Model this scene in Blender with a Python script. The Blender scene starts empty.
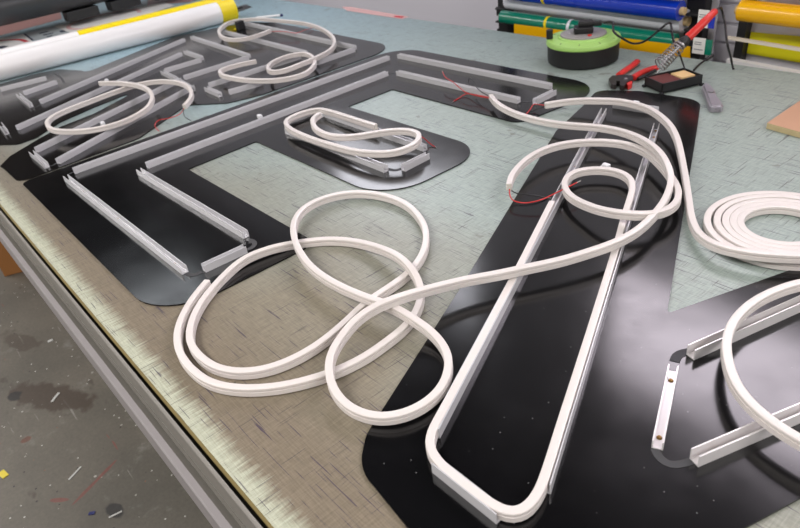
import bpy, bmesh, math, random
from mathutils import Vector, Matrix
random.seed(4)
C = bpy.context.scene.collection
TZ = 0.85            # height of the table top above the floor
PI = math.pi

# ---------------------------------------------------------------- materials
def srgb(r, g, b):
    f = lambda c: (c/255/12.92) if c/255 <= .04045 else ((c/255+.055)/1.055)**2.4
    return (f(r), f(g), f(b), 1)
def mat(name, col, rough=.5, metal=0, spec=.5, trans=0, sss=0, coat=0, bump=0, bscale=200, var=0, alpha=1):
    m = bpy.data.materials.new(name); m.use_nodes = True
    n = m.node_tree.nodes; l = m.node_tree.links; b = n['Principled BSDF']
    b.inputs['Base Color'].default_value = col
    b.inputs['Roughness'].default_value = rough
    b.inputs['Metallic'].default_value = metal
    b.inputs['Specular IOR Level'].default_value = spec
    b.inputs['Transmission Weight'].default_value = trans
    b.inputs['Coat Weight'].default_value = coat
    b.inputs['Alpha'].default_value = alpha
    if sss:
        b.inputs['Subsurface Weight'].default_value = sss
        b.inputs['Subsurface Radius'].default_value = (.004, .004, .004)
        b.inputs['Subsurface Scale'].default_value = 1
    tc = n.new('ShaderNodeTexCoord')
    if var:
        nz = n.new('ShaderNodeTexNoise'); nz.inputs['Scale'].default_value = bscale*.15; nz.inputs['Detail'].default_value = 6
        l.new(tc.outputs['Object'], nz.inputs['Vector'])
        mx = n.new('ShaderNodeMix'); mx.data_type = 'RGBA'; mx.blend_type = 'MIX'
        mx.inputs[6].default_value = col; mx.inputs[7].default_value = tuple(c*(1-var) for c in col[:3])+(1,)
        l.new(nz.outputs['Fac'], mx.inputs[0]); l.new(mx.outputs[2], b.inputs['Base Color'])
    if bump:
        nz = n.new('ShaderNodeTexNoise'); nz.inputs['Scale'].default_value = bscale; nz.inputs['Detail'].default_value = 4
        l.new(tc.outputs['Object'], nz.inputs['Vector'])
        bp = n.new('ShaderNodeBump'); bp.inputs['Strength'].default_value = bump; bp.inputs['Distance'].default_value = .001
        l.new(nz.outputs['Fac'], bp.inputs['Height']); l.new(bp.outputs['Normal'], b.inputs['Normal'])
    return m

M = {}
M['flex'] = mat('white_silicone', srgb(214,207,203), .38, spec=.45, sss=.12, bump=.03, bscale=300, var=.0)
M['flex_end'] = mat('clear_silicone_end', srgb(205,200,190), .3)
M['rail'] = mat('anodised_rail', srgb(212,211,214), .27, metal=.2, spec=.8, var=.08, bscale=300)
M['rail_in'] = mat('painted_rail', srgb(216,212,212), .3, metal=.2)
M['brass'] = mat('brass_screw', srgb(150,118,70), .35, metal=.9)
M['stud'] = mat('white_plastic', srgb(225,225,228), .4)
M['groove'] = mat('routed_groove', srgb(62,62,64), .75)
M['groove_d'] = mat('routed_groove_dark', srgb(40,40,44), .6)
M['red_wire'] = mat('red_wire', srgb(190,40,38), .4)
M['black_wire'] = mat('black_wire', srgb(22,20,24), .4)
M['tin'] = mat('tinned_wire', srgb(190,185,180), .3, metal=.9)
M['black_plastic'] = mat('black_plastic', srgb(24,24,26), .5, bump=.1)
M['rubber'] = mat('black_rubber', srgb(20,20,21), .55)
M['green_plastic'] = mat('lime_plastic', srgb(158,200,106), .4)
M['grey_plastic'] = mat('grey_plastic', srgb(150,146,144), .4, var=.25)
M['red_plastic'] = mat('red_grip', srgb(206,48,42), .38)
M['steel'] = mat('steel', srgb(165,163,165), .28, metal=.95)
M['dark_steel'] = mat('dark_steel', srgb(82,76,74), .4, metal=.8, var=.3)
M['knife'] = mat('cast_grey_metal', srgb(168,164,172), .38, metal=.6, bump=.1, var=.1)
M['ply_top'] = mat('plywood_face', srgb(192,148,118), .6, var=.22, bscale=60)
M['ply_edge'] = mat('plywood_edge', srgb(200,182,138), .7, var=.3, bscale=400)
M['sponge_red'] = mat('dark_red_sponge', srgb(92,40,38), .8)
M['sponge_tan'] = mat('tan_sponge', srgb(214,180,128), .9, bump=.4)
M['white_film'] = mat('white_film', srgb(236,234,234), .3, spec=.5, coat=.2)
M['yellow_film'] = mat('yellow_film', srgb(240,214,10), .4)
M['blue_vinyl'] = mat('blue_vinyl', srgb(10,52,178), .22, coat=.4)
M['green_vinyl'] = mat('green_vinyl', srgb(8,122,98), .25, coat=.4)
M['white_vinyl'] = mat('white_vinyl', srgb(226,224,232), .3, coat=.2)
M['amber_vinyl'] = mat('amber_vinyl', srgb(240,180,10), .3, coat=.3)
M['mustard'] = mat('mustard_vinyl', srgb(206,150,20), .4)
M['lime_film'] = mat('lemon_vinyl', srgb(232,226,36), .35)
M['orange_vinyl'] = mat('orange_vinyl', srgb(214,84,28), .35)
M['maroon'] = mat('maroon_vinyl', srgb(84,24,34), .3)
M['core'] = mat('card_core', srgb(206,178,130), .7)
M['black_metal'] = mat('black_metal', srgb(38,38,40), .45, bump=.05)
M['cream'] = mat('cream_strip', srgb(222,212,196), .5)
M['white_tray'] = mat('white_strip', srgb(232,230,230), .4)
M['paper'] = mat('paper', srgb(232,230,226), .6)
M['print_grey'] = mat('printed_grey', srgb(140,140,145), .6)
M['print_pink'] = mat('printed_pink', srgb(222,178,176), .6)
M['print_red'] = mat('printed_red', srgb(200,30,44), .6)
M['print_navy'] = mat('printed_navy', srgb(24,32,60), .6)
M['sheet_grey'] = mat('grey_backing_sheet', srgb(176,184,186), .5)
M['navy'] = mat('navy_plastic', srgb(20,28,90), .4)
M['cardboard'] = mat('cardboard', srgb(158,106,56), .8, var=.15, bscale=40)
M['gantry'] = mat('dark_grey_enamel', srgb(58,58,60), .38, var=.1, bscale=30)
M['rosy'] = mat('rose_film', srgb(170,128,124), .45)
M['alu'] = mat('aluminium_extrusion', srgb(140,136,130), .5, metal=.2, var=.12, bscale=60)
M['alu_light'] = mat('pale_rail', srgb(152,147,148), .45, metal=.1, var=.06, bscale=80)
M['alu_shaded'] = mat('shaded_aluminium', srgb(98,95,88), .6, var=.1, bscale=60)  # aluminium of the recess, its shade put into the colour
M['gold'] = mat('worn_edge', srgb(128,112,66), .5, var=.35, bscale=200)
M['core_board'] = mat('table_core', srgb(60,58,54), .8)
M['wall'] = mat('pale_wall', srgb(222,220,230), .7, var=.05, bscale=8, bump=.05)
M['wall_dark'] = mat('brown_grey_wall', srgb(128,118,110), .8)
M['slat'] = mat('slatted_panel', srgb(236,234,240), .5, var=.08, bscale=10)
M['ceiling_blocker'] = mat('unlit_ceiling', srgb(30,29,29), .9)
M['light_debris'] = mat('pale_offcut', srgb(190,190,186), .5)
M['yellow_debris'] = mat('yellow_offcut', srgb(210,190,40), .5)

def panel_mat():
    m = mat('satin_black_acrylic', (.0035,.0035,.004,1), .2, spec=.5)
    n = m.node_tree.nodes; l = m.node_tree.links; b = n['Principled BSDF']
    tc = n.new('ShaderNodeTexCoord')
    nz = n.new('ShaderNodeTexNoise'); nz.inputs['Scale'].default_value = 9; nz.inputs['Detail'].default_value = 5; nz.inputs['Roughness'].default_value = .6
    l.new(tc.outputs['Object'], nz.inputs['Vector'])
    cr = n.new('ShaderNodeMapRange'); cr.inputs[1].default_value = .45; cr.inputs[2].default_value = .8; cr.inputs[3].default_value = .15; cr.inputs[4].default_value = .24
    l.new(nz.outputs['Fac'], cr.inputs[0]); l.new(cr.outputs[0], b.inputs['Roughness'])
    # dust specks
    vo = n.new('ShaderNodeTexVoronoi'); vo.inputs['Scale'].default_value = 60
    l.new(tc.outputs['Object'], vo.inputs['Vector'])
    lt = n.new('ShaderNodeMath'); lt.operation = 'LESS_THAN'; lt.inputs[1].default_value = .045
    l.new(vo.outputs['Distance'], lt.inputs[0])
    mx = n.new('ShaderNodeMix'); mx.data_type = 'RGBA'
    mx.inputs[6].default_value = (.0035,.0035,.004,1); mx.inputs[7].default_value = (.12,.12,.12,1)
    l.new(lt.outputs[0], mx.inputs[0]); l.new(mx.outputs[2], b.inputs['Base Color'])
    return m
M['panel'] = panel_mat()

def node_mix(n, l, a, b, fac, blend='MIX'):
    mx = n.new('ShaderNodeMix'); mx.data_type = 'RGBA'; mx.blend_type = blend
    for idx, v in ((6, a), (7, b), (0, fac)):
        if isinstance(v, (tuple, float, int)): mx.inputs[idx].default_value = v
        else: l.new(v, mx.inputs[idx])
    return mx.outputs[2]
def noise(n, l, tc, scale, stretch=(1,1,1), detail=4, rough=.5):
    mp = n.new('ShaderNodeMapping'); mp.inputs['Scale'].default_value = stretch
    l.new(tc, mp.inputs['Vector'])
    nz = n.new('ShaderNodeTexNoise'); nz.inputs['Scale'].default_value = scale; nz.inputs['Detail'].default_value = detail; nz.inputs['Roughness'].default_value = rough
    l.new(mp.outputs[0], nz.inputs['Vector']); return nz.outputs['Fac']
def ramp(n, l, src, a, b, lo=0., hi=1.):
    r = n.new('ShaderNodeMapRange'); r.inputs[1].default_value = a; r.inputs[2].default_value = b
    r.inputs[3].default_value = lo; r.inputs[4].default_value = hi
    l.new(src, r.inputs[0]); return r.outputs[0]
def math2(n, l, op, a, b):
    m = n.new('ShaderNodeMath'); m.operation = op
    for i, v in enumerate((a, b)):
        if isinstance(v, (int, float)): m.inputs[i].default_value = v
        else: l.new(v, m.inputs[i])
    return m.outputs[0]

def mat_table():
    m = bpy.data.materials.new('woven_cutting_mat'); m.use_nodes = True
    n = m.node_tree.nodes; l = m.node_tree.links; b = n['Principled BSDF']
    g = n.new('ShaderNodeTexCoord').outputs['Object']
    sx = n.new('ShaderNodeSeparateXYZ'); l.new(g, sx.inputs[0])
    # green mat, worn brown towards the working edge
    big = noise(n, l, g, 2.2, (1,1,1), 5)
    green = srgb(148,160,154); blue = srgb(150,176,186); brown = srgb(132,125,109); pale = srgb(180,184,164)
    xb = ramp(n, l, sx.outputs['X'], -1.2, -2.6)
    base = node_mix(n, l, green, blue, xb)  # bluish far end: cool daylight put into the mat colour
    ny = math2(n, l, 'ADD', sx.outputs['Y'], math2(n, l, 'MULTIPLY', math2(n, l, 'SUBTRACT', big, .5), .5))
    wear = ramp(n, l, ny, .75, .32)
    wearx = math2(n, l, 'MULTIPLY', wear, ramp(n, l, sx.outputs['X'], -2.1, -1.3, .45, 1))
    base = node_mix(n, l, base, brown, wearx)
    # heavily rubbed darker brown lane, then the pale unworn lane along the edge
    lane = math2(n, l, 'MULTIPLY', ramp(n, l, sx.outputs['Y'], .33, .21), .7)
    base = node_mix(n, l, base, srgb(116,104,88), lane)
    streak = noise(n, l, g, 30, (9,.4,1), 6, .7)
    ey = math2(n, l, 'ADD', sx.outputs['Y'], math2(n, l, 'MULTIPLY', math2(n, l, 'SUBTRACT', streak, .5), .05))
    edge = ramp(n, l, ey, .158, .138, 0, .85)
    base = node_mix(n, l, base, pale, edge)
    # weave
    wx = noise(n, l, g, 40, (12,.8,1), 4, .65); wy = noise(n, l, g, 40, (.8,12,1), 4, .65)
    w = math2(n, l, 'ADD', wx, wy)
    wv = ramp(n, l, w, .78, 1.22, .78, 1.17)
    cc = n.new('ShaderNodeCombineColor')
    for i in range(3): l.new(wv, cc.inputs[i])
    base = node_mix(n, l, base, cc.outputs[0], 1., 'MULTIPLY')
    # knife cuts and ink lines
    for st, col, th, amt in (((.8,26,1), srgb(56,46,70), .645, .8), ((26,.8,1), srgb(66,60,66), .655, .7), ((1.5,50,1), srgb(90,86,80), .64, .28), ((1.2,1.2,1), srgb(96,92,84), .70, .5)):
        s = noise(n, l, g, 14, st, 3, .5)
        k = math2(n, l, 'MULTIPLY', ramp(n, l, s, th, th+.02), amt)
        base = node_mix(n, l, base, col, k)
    sp = noise(n, l, g, 60, (1,1,1), 2)
    base = node_mix(n, l, base, srgb(70,66,60), ramp(n, l, sp, .76, .78, 0, .8))
    l.new(base, b.inputs['Base Color'])
    b.inputs['Roughness'].default_value = .42; b.inputs['Specular IOR Level'].default_value = .4
    bp = n.new('ShaderNodeBump'); bp.inputs['Strength'].default_value = .25; bp.inputs['Distance'].default_value = .0006
    l.new(w, bp.inputs['Height']); l.new(bp.outputs['Normal'], b.inputs['Normal'])
    return m
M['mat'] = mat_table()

def floor_mat():
    m = bpy.data.materials.new('painted_concrete'); m.use_nodes = True
    n = m.node_tree.nodes; l = m.node_tree.links; b = n['Principled BSDF']
    g = n.new('ShaderNodeTexCoord').outputs['Object']
    base = node_mix(n, l, srgb(104,98,88), srgb(80,76,68), ramp(n, l, noise(n, l, g, 1.6, (1,1,1), 8, .6), .35, .65))
    base = node_mix(n, l, base, srgb(126,124,118), ramp(n, l, noise(n, l, g, 9, (1,1,1), 6, .7), .58, .72, 0, .6))
    base = node_mix(n, l, base, srgb(62,54,44), ramp(n, l, noise(n, l, g, 5, (1,2,1), 3), .69, .72, 0, .7))
    base = node_mix(n, l, base, srgb(150,148,142), ramp(n, l, noise(n, l, g, 12, (.35,5,1), 3), .69, .72, 0, .6))
    base = node_mix(n, l, base, srgb(122,62,54), ramp(n, l, noise(n, l, g, 6, (.8,6,1), 2), .745, .76, 0, .7))
    for sc, col, th in ((50, srgb(190,190,184), .075), (38, srgb(38,34,34), .07), (20, srgb(160,158,150), .05), (28, srgb(120,80,60), .04)):
        vo = n.new('ShaderNodeTexVoronoi'); vo.inputs['Scale'].default_value = sc*.6; l.new(g, vo.inputs['Vector'])
        lt = n.new('ShaderNodeMath'); lt.operation = 'LESS_THAN'; lt.inputs[1].default_value = th; l.new(vo.outputs['Distance'], lt.inputs[0])
        base = node_mix(n, l, base, col, lt.outputs[0])
    l.new(base, b.inputs['Base Color'])
    # oily brown stain, and red scuffs
    for (cx, cy, _), sx_, sy_, rt, col, amt in (([(-2.113,0.04156,-0.85)][0], 4.6, 14., .5, srgb(58,44,32), .8), ([(-2.213,-0.04926,-0.85)][0], 30., 34., 0, srgb(24,22,22), .9), ([(-1.963,-0.07419,-0.85)][0], 60., 60., 0, srgb(98,58,42), .8),
            ([(-1.63,0.03502,-0.85)][0], 9., 150., -1.15, srgb(120,52,46), .6), ([(-1.638,-0.06653,-0.85)][0], 26., 120., .8, srgb(120,52,46), .6), ([(-2.542,0.05229,-0.85)][0], 7., 22., .3, srgb(64,52,42), .6), ([(-1.489,0.03314,-0.85)][0], 22., 40., .2, srgb(30,28,28), .9)):
        mp = n.new('ShaderNodeMapping'); mp.vector_type = 'TEXTURE'; mp.inputs['Location'].default_value = (cx, cy, 0); mp.inputs['Rotation'].default_value = (0,0,rt); mp.inputs['Scale'].default_value = (1/sx_, 1/sy_, 1)
        l.new(g, mp.inputs['Vector']); ln = n.new('ShaderNodeVectorMath'); ln.operation = 'LENGTH'; l.new(mp.outputs[0], ln.inputs[0])
        wob = math2(n, l, 'ADD', ln.outputs['Value'], math2(n, l, 'MULTIPLY', noise(n, l, g, 22, (1,1,1), 4), 1.2))
        base = node_mix(n, l, base, col, ramp(n, l, wob, 1.5, 1.3, 0, amt))
    fine = noise(n, l, g, 90, (1,1,1), 5, .75)
    cc = n.new('ShaderNodeCombineColor')
    for i in range(3): l.new(ramp(n, l, fine, .3, .7, .82, 1.16), cc.inputs[i])
    base = node_mix(n, l, base, cc.outputs[0], 1., 'MULTIPLY')
    l.new(base, b.inputs['Base Color'])
    b.inputs['Roughness'].default_value = .55
    return m
M['floor'] = floor_mat()

# ---------------------------------------------------------------- mesh helpers
def link(o, parent=None):
    C.objects.link(o)
    if parent is not None: o.parent = parent
    return o
def obj(name, bm, material, parent=None, smooth=False, mats=None):
    me = bpy.data.meshes.new(name); bmesh.ops.recalc_face_normals(bm, faces=bm.faces); bm.to_mesh(me); bm.free()
    for mm in (mats or [material]): me.materials.append(mm)
    if smooth:
        for p in me.polygons: p.use_smooth = True
        try: me.set_sharp_from_angle(angle=math.radians(smooth if smooth is not True else 40))
        except Exception: pass
    return link(bpy.data.objects.new(name, me), parent)
def tag(o, label=None, cat=None, group=None, kind=None):
    if label: o['label'] = label
    if cat: o['category'] = cat
    if group: o['group'] = group
    if kind: o['kind'] = kind
    return o
def thing(name, label, cat, loc=(0,0,0), group=None):
    o = bpy.data.objects.new(name, None); o.empty_display_size = .05; o.location = loc; C.objects.link(o)
    return tag(o, label, cat, group)
def T(p, o=(0,0,0)):
    return Vector((p[0]-o[0], p[1]-o[1], p[2]+TZ-o[2]))
def box(bm, x0, x1, y0, y1, z0, z1, bev=0, mi=0):
    r = bmesh.ops.create_cube(bm, size=1)
    for v in r['verts']:
        v.co = Vector(((x0+x1)/2+v.co.x*(x1-x0), (y0+y1)/2+v.co.y*(y1-y0), (z0+z1)/2+v.co.z*(z1-z0)))
    fs = set(f for v in r['verts'] for f in v.link_faces)
    for f in fs: f.material_index = mi
    if bev: bmesh.ops.bevel(bm, geom=list({e for v in r['verts'] for e in v.link_edges}), offset=bev, segments=2, affect='EDGES', profile=.6)
    return bm
def lathe(bm, prof, M4=None, seg=48, mi=0):
    rings = []
    for r, z in prof:
        ring = []
        for i in range(seg):
            a = 2*PI*i/seg; v = Vector((r*math.cos(a), r*math.sin(a), z))
            ring.append(bm.verts.new(M4 @ v if M4 else v))
        rings.append(ring)
    for a, b in zip(rings, rings[1:]):
        for i in range(seg):
            f = bm.faces.new((a[i], a[(i+1)%seg], b[(i+1)%seg], b[i])); f.material_index = mi
    for ring in (rings[0], rings[-1]):
        try: bm.faces.new(ring).material_index = mi
        except ValueError: pass
    return bm
def axis_matrix(p0, p1):
    d = (p1-p0).normalized(); q = Vector((0,0,1)).rotation_difference(d)
    return Matrix.Translation(p0) @ q.to_matrix().to_4x4()
def spline(pts, step=.006):
    P = [Vector(p) for p in pts]
    P = [P[0]*2-P[1]] + P + [P[-1]*2-P[-2]]
    out = []
    for i in range(1, len(P)-2):
        p0, p1, p2, p3 = P[i-1:i+3]
        t0 = 0; t1 = t0+max((p1-p0).length, 1e-5)**.5; t2 = t1+max((p2-p1).length, 1e-5)**.5; t3 = t2+max((p3-p2).length, 1e-5)**.5
        k = max(2, int((p2-p1).length/step))
        for j in range(k):
            t = t1+(t2-t1)*j/k
            a1 = p0*((t1-t)/(t1-t0))+p1*((t-t0)/(t1-t0)); a2 = p1*((t2-t)/(t2-t1))+p2*((t-t1)/(t2-t1)); a3 = p2*((t3-t)/(t3-t2))+p3*((t-t2)/(t3-t2))
            b1 = a1*((t2-t)/(t2-t0))+a2*((t-t0)/(t2-t0)); b2 = a2*((t3-t)/(t3-t1))+a3*((t-t1)/(t3-t1))
            out.append(b1*((t2-t)/(t2-t1))+b2*((t-t1)/(t2-t1)))
    out.append(P[-2]); return out
def smooth_path(pts, it=2):
    for _ in range(it):
        pts = [pts[0]] + [pts[i-1]*.25+pts[i]*.5+pts[i+1]*.25 for i in range(1, len(pts)-1)] + [pts[-1]]
    return pts
def sweep(bm, path, prof, mi=0):
    rings = []; N = len(path)
    for i, p in enumerate(path):
        d = (path[min(i+1, N-1)]-path[max(i-1, 0)]).normalized()
        side = Vector((0,0,1)).cross(d)
        if side.length < 1e-4: side = Vector((1,0,0))
        side.normalize(); up = d.cross(side).normalized()
        rings.append([bm.verts.new(p+side*u+up*v) for u, v in prof])
    k = len(prof)
    for a, b in zip(rings, rings[1:]):
        for i in range(k): bm.faces.new((a[i], a[(i+1)%k], b[(i+1)%k], b[i])).material_index = mi
    bm.faces.new(rings[0]).material_index = mi; bm.faces.new(rings[-1]).material_index = mi
    return bm
def circ(r, n=8): return [(r*math.cos(2*PI*i/n), r*math.sin(2*PI*i/n)) for i in range(n)]
# section of the silicone strip: domed top, a fine groove down each side
W2, H2 = .0052, .0068
FLEX = [(-W2+.001,-H2),(W2-.001,-H2),(W2,-H2+.001),(W2,.0004),(W2-.0020,.0010),(W2-.0020,.0020),(W2,.0026),(W2,H2-.0010),(W2-.0006,H2-.0003),(W2-.0018,H2),
        (-W2+.0018,H2),(-W2+.0006,H2-.0003),(-W2,H2-.0010),(-W2,.0026),(-W2+.0020,.0020),(-W2+.0020,.0010),(-W2,.0004),(-W2,-H2+.001)]
def prism(bm, pts, z0, z1, mi=0):
    lo = [bm.verts.new((x, y, z0)) for x, y in pts]; hi = [bm.verts.new((x, y, z1)) for x, y in pts]
    n = len(pts)
    for i in range(n): bm.faces.new((lo[i], lo[(i+1)%n], hi[(i+1)%n], hi[i])).material_index = mi
    a = bm.faces.new(lo); b = bm.faces.new(hi); a.material_index = b.material_index = mi
    a.normal_update(); b.normal_update()
    bmesh.ops.triangulate(bm, faces=[a, b], ngon_method='EAR_CLIP')
    return bm
def rounded(pts, radii, seg=10):
    out = []; n = len(pts)
    for i, p in enumerate(pts):
        r = (radii[i] if i < len(radii) else .01) if isinstance(radii, (list, tuple)) else radii
        p = Vector(p[:2]); a = Vector(pts[i-1][:2]); b = Vector(pts[(i+1)%n][:2])
        u = (a-p); v = (b-p); lu, lv = u.length, v.length
        if lu < 1e-6 or lv < 1e-6: continue
        u.normalize(); v.normalize()
        ang = math.acos(max(-1, min(1, u.dot(v))))
        if r <= 0 or ang > 3.0: out.append((p.x, p.y)); continue
        t = min(r/math.tan(ang/2), lu*.49, lv*.49); rr = t*math.tan(ang/2)
        c = p+(u+v).normalized()*(rr/math.sin(ang/2))
        s = p+u*t-c; e = p+v*t-c
        a0 = math.atan2(s.y, s.x); a1 = math.atan2(e.y, e.x); da = (a1-a0+PI) % (2*PI)-PI
        for k in range(seg+1):
            q = a0+da*k/seg; out.append((c.x+rr*math.cos(q), c.y+rr*math.sin(q)))
    return out

# ---------------------------------------------------------------- the setting
bm = bmesh.new(); box(bm, -9, 4, -4, 2.05, -.05, 0)
tag(obj('floor', bm, M['floor']), kind='structure')
bm = bmesh.new(); box(bm, -9, 4, 1.95, 2.05, 0, 3.4)
tag(obj('wall_back', bm, M['wall']), kind='structure')
bm = bmesh.new(); box(bm, -9, 4, -4, 7, 3.4, 3.5)  # unseen ceiling, coloured dark as if unlit, added to block world light
tag(obj('ceiling_blocker', bm, M['ceiling_blocker']), kind='structure')

bm = bmesh.new(); box(bm, -8.6, -8.5, -4, 1.95, 0, 3.4)  # unseen wall added to block world light and darken panel reflections
tag(obj('wall_left_blocker', bm, M['wall_dark']), kind='structure')
# ---------------------------------------------------------------- cutting table
YB = 1.662
tb = thing('cutting_table', 'long workshop cutting table with a worn green woven mat and grey metal edge rails', 'table', (-1.6, .9, 0))
O = (-1.6, .9, 0)
def tobj(name, bm, m, parent, **k):
    bmesh.ops.translate(bm, verts=bm.verts, vec=(-O[0], -O[1], 0)); return obj(name, bm, m, parent, **k)
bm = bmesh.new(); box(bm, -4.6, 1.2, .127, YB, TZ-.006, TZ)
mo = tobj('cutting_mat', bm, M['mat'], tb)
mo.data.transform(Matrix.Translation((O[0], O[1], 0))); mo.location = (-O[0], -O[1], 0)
bm = bmesh.new()
prism_pts = [(.127, -.0002), (.1240, -.0030), (.1240, -.0065), (.127, -.0065)]
def yz_extrude(bm, pts, x0, x1):
    a = [bm.verts.new((x0, y, TZ+z)) for y, z in pts]; b = [bm.verts.new((x1, y, TZ+z)) for y, z in pts]; n = len(pts)
    for i in range(n): bm.faces.new((a[i], a[(i+1)%n], b[(i+1)%n], b[i]))
    bm.faces.new(a); bm.faces.new(b); return bm
yz_extrude(bm, prism_pts, -4.6, 1.2); tobj('mat_edging', bm, M['gold'], tb)
bm = bmesh.new(); yz_extrude(bm, [(.1195,-.0035),(.1165,-.0035),(.1150,-.0050),(.1150,-.045),(.1195,-.045)], -4.6, 1.2)
tobj('edge_profile', bm, M['alu'], tb)
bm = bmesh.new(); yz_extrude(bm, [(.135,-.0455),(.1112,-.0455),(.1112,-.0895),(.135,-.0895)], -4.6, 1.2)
tobj('recessed_web', bm, M['alu_shaded'], tb)
bm = bmesh.new(); yz_extrude(bm, [(.150,-.090),(.1025,-.090),(.1010,-.0915),(.1010,-.135),(.150,-.135)], -4.6, 1.2)
tobj('guide_rail', bm, M['alu_light'], tb)
bm = bmesh.new(); box(bm, -4.6, 1.2, .1375, YB-.002, TZ-.085, TZ-.0065); tobj('tabletop_core', bm, M['core_board'], tb)
for lx in (-4.3, -1.7, .9):
    for ly in (.25, 1.5):
        bm = bmesh.new(); box(bm, lx-.04, lx+.04, ly-.04, ly+.04, 0, TZ-.086); tobj('leg', bm, M['alu'], tb)

# ---------------------------------------------------------------- sign letters
PT = .003   # acrylic thickness
def rail_piece(parent, p0, p1, w=.0118, h=.0132, m='rail', screws=(), org=(0,0,0)):
    a = Vector((p0[0], p0[1], 0)); b = Vector((p1[0], p1[1], 0)); d = (b-a); L = d.length; d.normalize()
    s = Vector((-d.y, d.x, 0)); t = .0015; z0 = TZ+PT+.0002
    prof = [(-w/2,0),(w/2,0),(w/2,h),(w/2-t,h),(w/2-t,t),(-w/2+t,t),(-w/2+t,h),(-w/2,h)]
    bm = bmesh.new(); o = Vector(org)
    A = [bm.verts.new(a+s*u+Vector((0,0,z0+v))-o) for u, v in prof]; B = [bm.verts.new(b+s*u+Vector((0,0,z0+v))-o) for u, v in prof]
    n = len(prof)
    for i in range(n): bm.faces.new((A[i], A[(i+1)%n], B[(i+1)%n], B[i]))
    for R_ in (A, B):
        for q in ((0,1,4,5), (1,2,3,4), (0,5,6,7)): bm.faces.new([R_[i] for i in q])
    ch = obj('mounting_channel', bm, M[m], parent)
    for f in screws:
        c = a+d*(L*f); bm = bmesh.new()
        lathe(bm, [(.0030,0),(.0030,.0006),(.0022,.0016),(.0010,.0018),(.0009,.0012)], Matrix.Translation(c+Vector((0,0,z0+t+.0001))-o), 12)
        obj('screw', bm, M['brass'], ch, smooth=True)
    return ch
def stud(parent, p, org):
    bm = bmesh.new(); c = T(p)-Vector(org); z = TZ+PT+.0002-org[2]
    box(bm, c.x-.008, c.x+.006, c.y-.005, c.y+.005, z, z+.011, .002)
    box(bm, c.x-.012, c.x+.001, c.y-.003, c.y+.003, z, z+.005, .001)
    obj('locating_clip', bm, M['stud'], parent)
def groove(parent, pts, org, w=.0045, m='groove'):
    path = smooth_path(spline([T((x, y, PT+.0004), org) for x, y, z in pts], .004))
    bm = bmesh.new(); sweep(bm, path, [(-w,-.0002),(w,-.0002),(w,.0001),(-w,.0001)])
    obj('trace_line', bm, M[m], parent)
def panel(parent, pts, org, radii=0):
    pts = rounded(pts, radii) if radii else [(p[0], p[1]) for p in pts]
    bm = bmesh.new(); prism(bm, [(x-org[0], y-org[1]) for x, y in pts], TZ+.0004-org[2], TZ+PT-org[2])
    return obj('backing_panel', bm, M['panel'], parent)

# letter with three arms
oE = (-1.3, .8, TZ)
E_ = thing('sign_letter', 'black acrylic letter with three arms, middle arm carrying a small white strip loop', 'sign letter', oE)
panel(E_, [(-1.692,.192),(-.888,.192),(-.888,.481),(-1.402,.481),(-1.409,.663),(-.912,.660),(-.908,.935),(-1.402,.935),(-1.402,1.087),(-.950,1.080),(-.918,1.378),(-1.705,1.378)],
      oE, [.02,.10,.03,.006,.006,.10,.09,.006,.006,.035,.10,.10])
for p, sc in (([(-1.598,0.2711,0.012),(-0.9846,0.2799,0.012)],(.17,.5,.93)), ([(-1.476,0.3977,0.012),(-1.006,0.4096,0.012)],(.13,.5,.94)), ([(-1.626,0.2969,0.012),(-1.628,1.263,0.012)],()), ([(-1.494,0.4233,0.012),(-1.509,1.158,0.012)],()),
          ([(-1.614,1.292,0.012),(-1.032,1.294,0.012)],()), ([(-1.483,1.176,0.012),(-1.035,1.178,0.012)],()), ([(-0.9636,0.3046,0.012),(-0.9619,0.384,0.012)],()), ([(-0.9962,1.189,0.012),(-0.999,1.266,0.012)],()),
          ([(-1.385,0.7374,0.012),(-1.006,0.7379,0.012)],(.9,)), ([(-0.9799,0.7614,0.012),(-0.9834,0.8322,0.012)],(.7,)), ([(-1.439,0.7726,0.012),(-1.436,0.8501,0.012)],()), ([(-1.4,0.8595,0.012),(-1.017,0.8559,0.012)],(.7,.9))):
    rail_piece(E_, p[0], p[1], screws=sc, org=oE)
for p in [(-1.538,0.7514,0.008),(-1.399,0.852,0.008)]: stud(E_, p, oE)
groove(E_, [(-0.9854,0.2811,0.003),(-0.9738,0.2829,0.003),(-0.9667,0.2887,0.003),(-0.9656,0.301,0.003)], oE)
groove(E_, [(-0.9674,0.3875,0.003),(-0.9654,0.3974,0.003),(-0.9734,0.4081,0.003),(-0.9859,0.4112,0.003),(-0.9951,0.4083,0.003)], oE)
groove(E_, [(-1.015,0.7491,0.003),(-0.9968,0.7529,0.003),(-0.9919,0.7677,0.003)], oE, .0045, 'groove_d')
groove(E_, [(-1.042,1.186,0.003),(-1.023,1.193,0.003),(-1.015,1.206,0.003)], oE, .003)
groove(E_, [(-1.514,1.161,0.003),(-1.517,1.175,0.003),(-1.494,1.182,0.003)], oE, .002)
groove(E_, [(-1.632,0.2826,0.003),(-1.638,0.2915,0.003),(-1.638,0.2984,0.003)], oE, .002)

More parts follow.
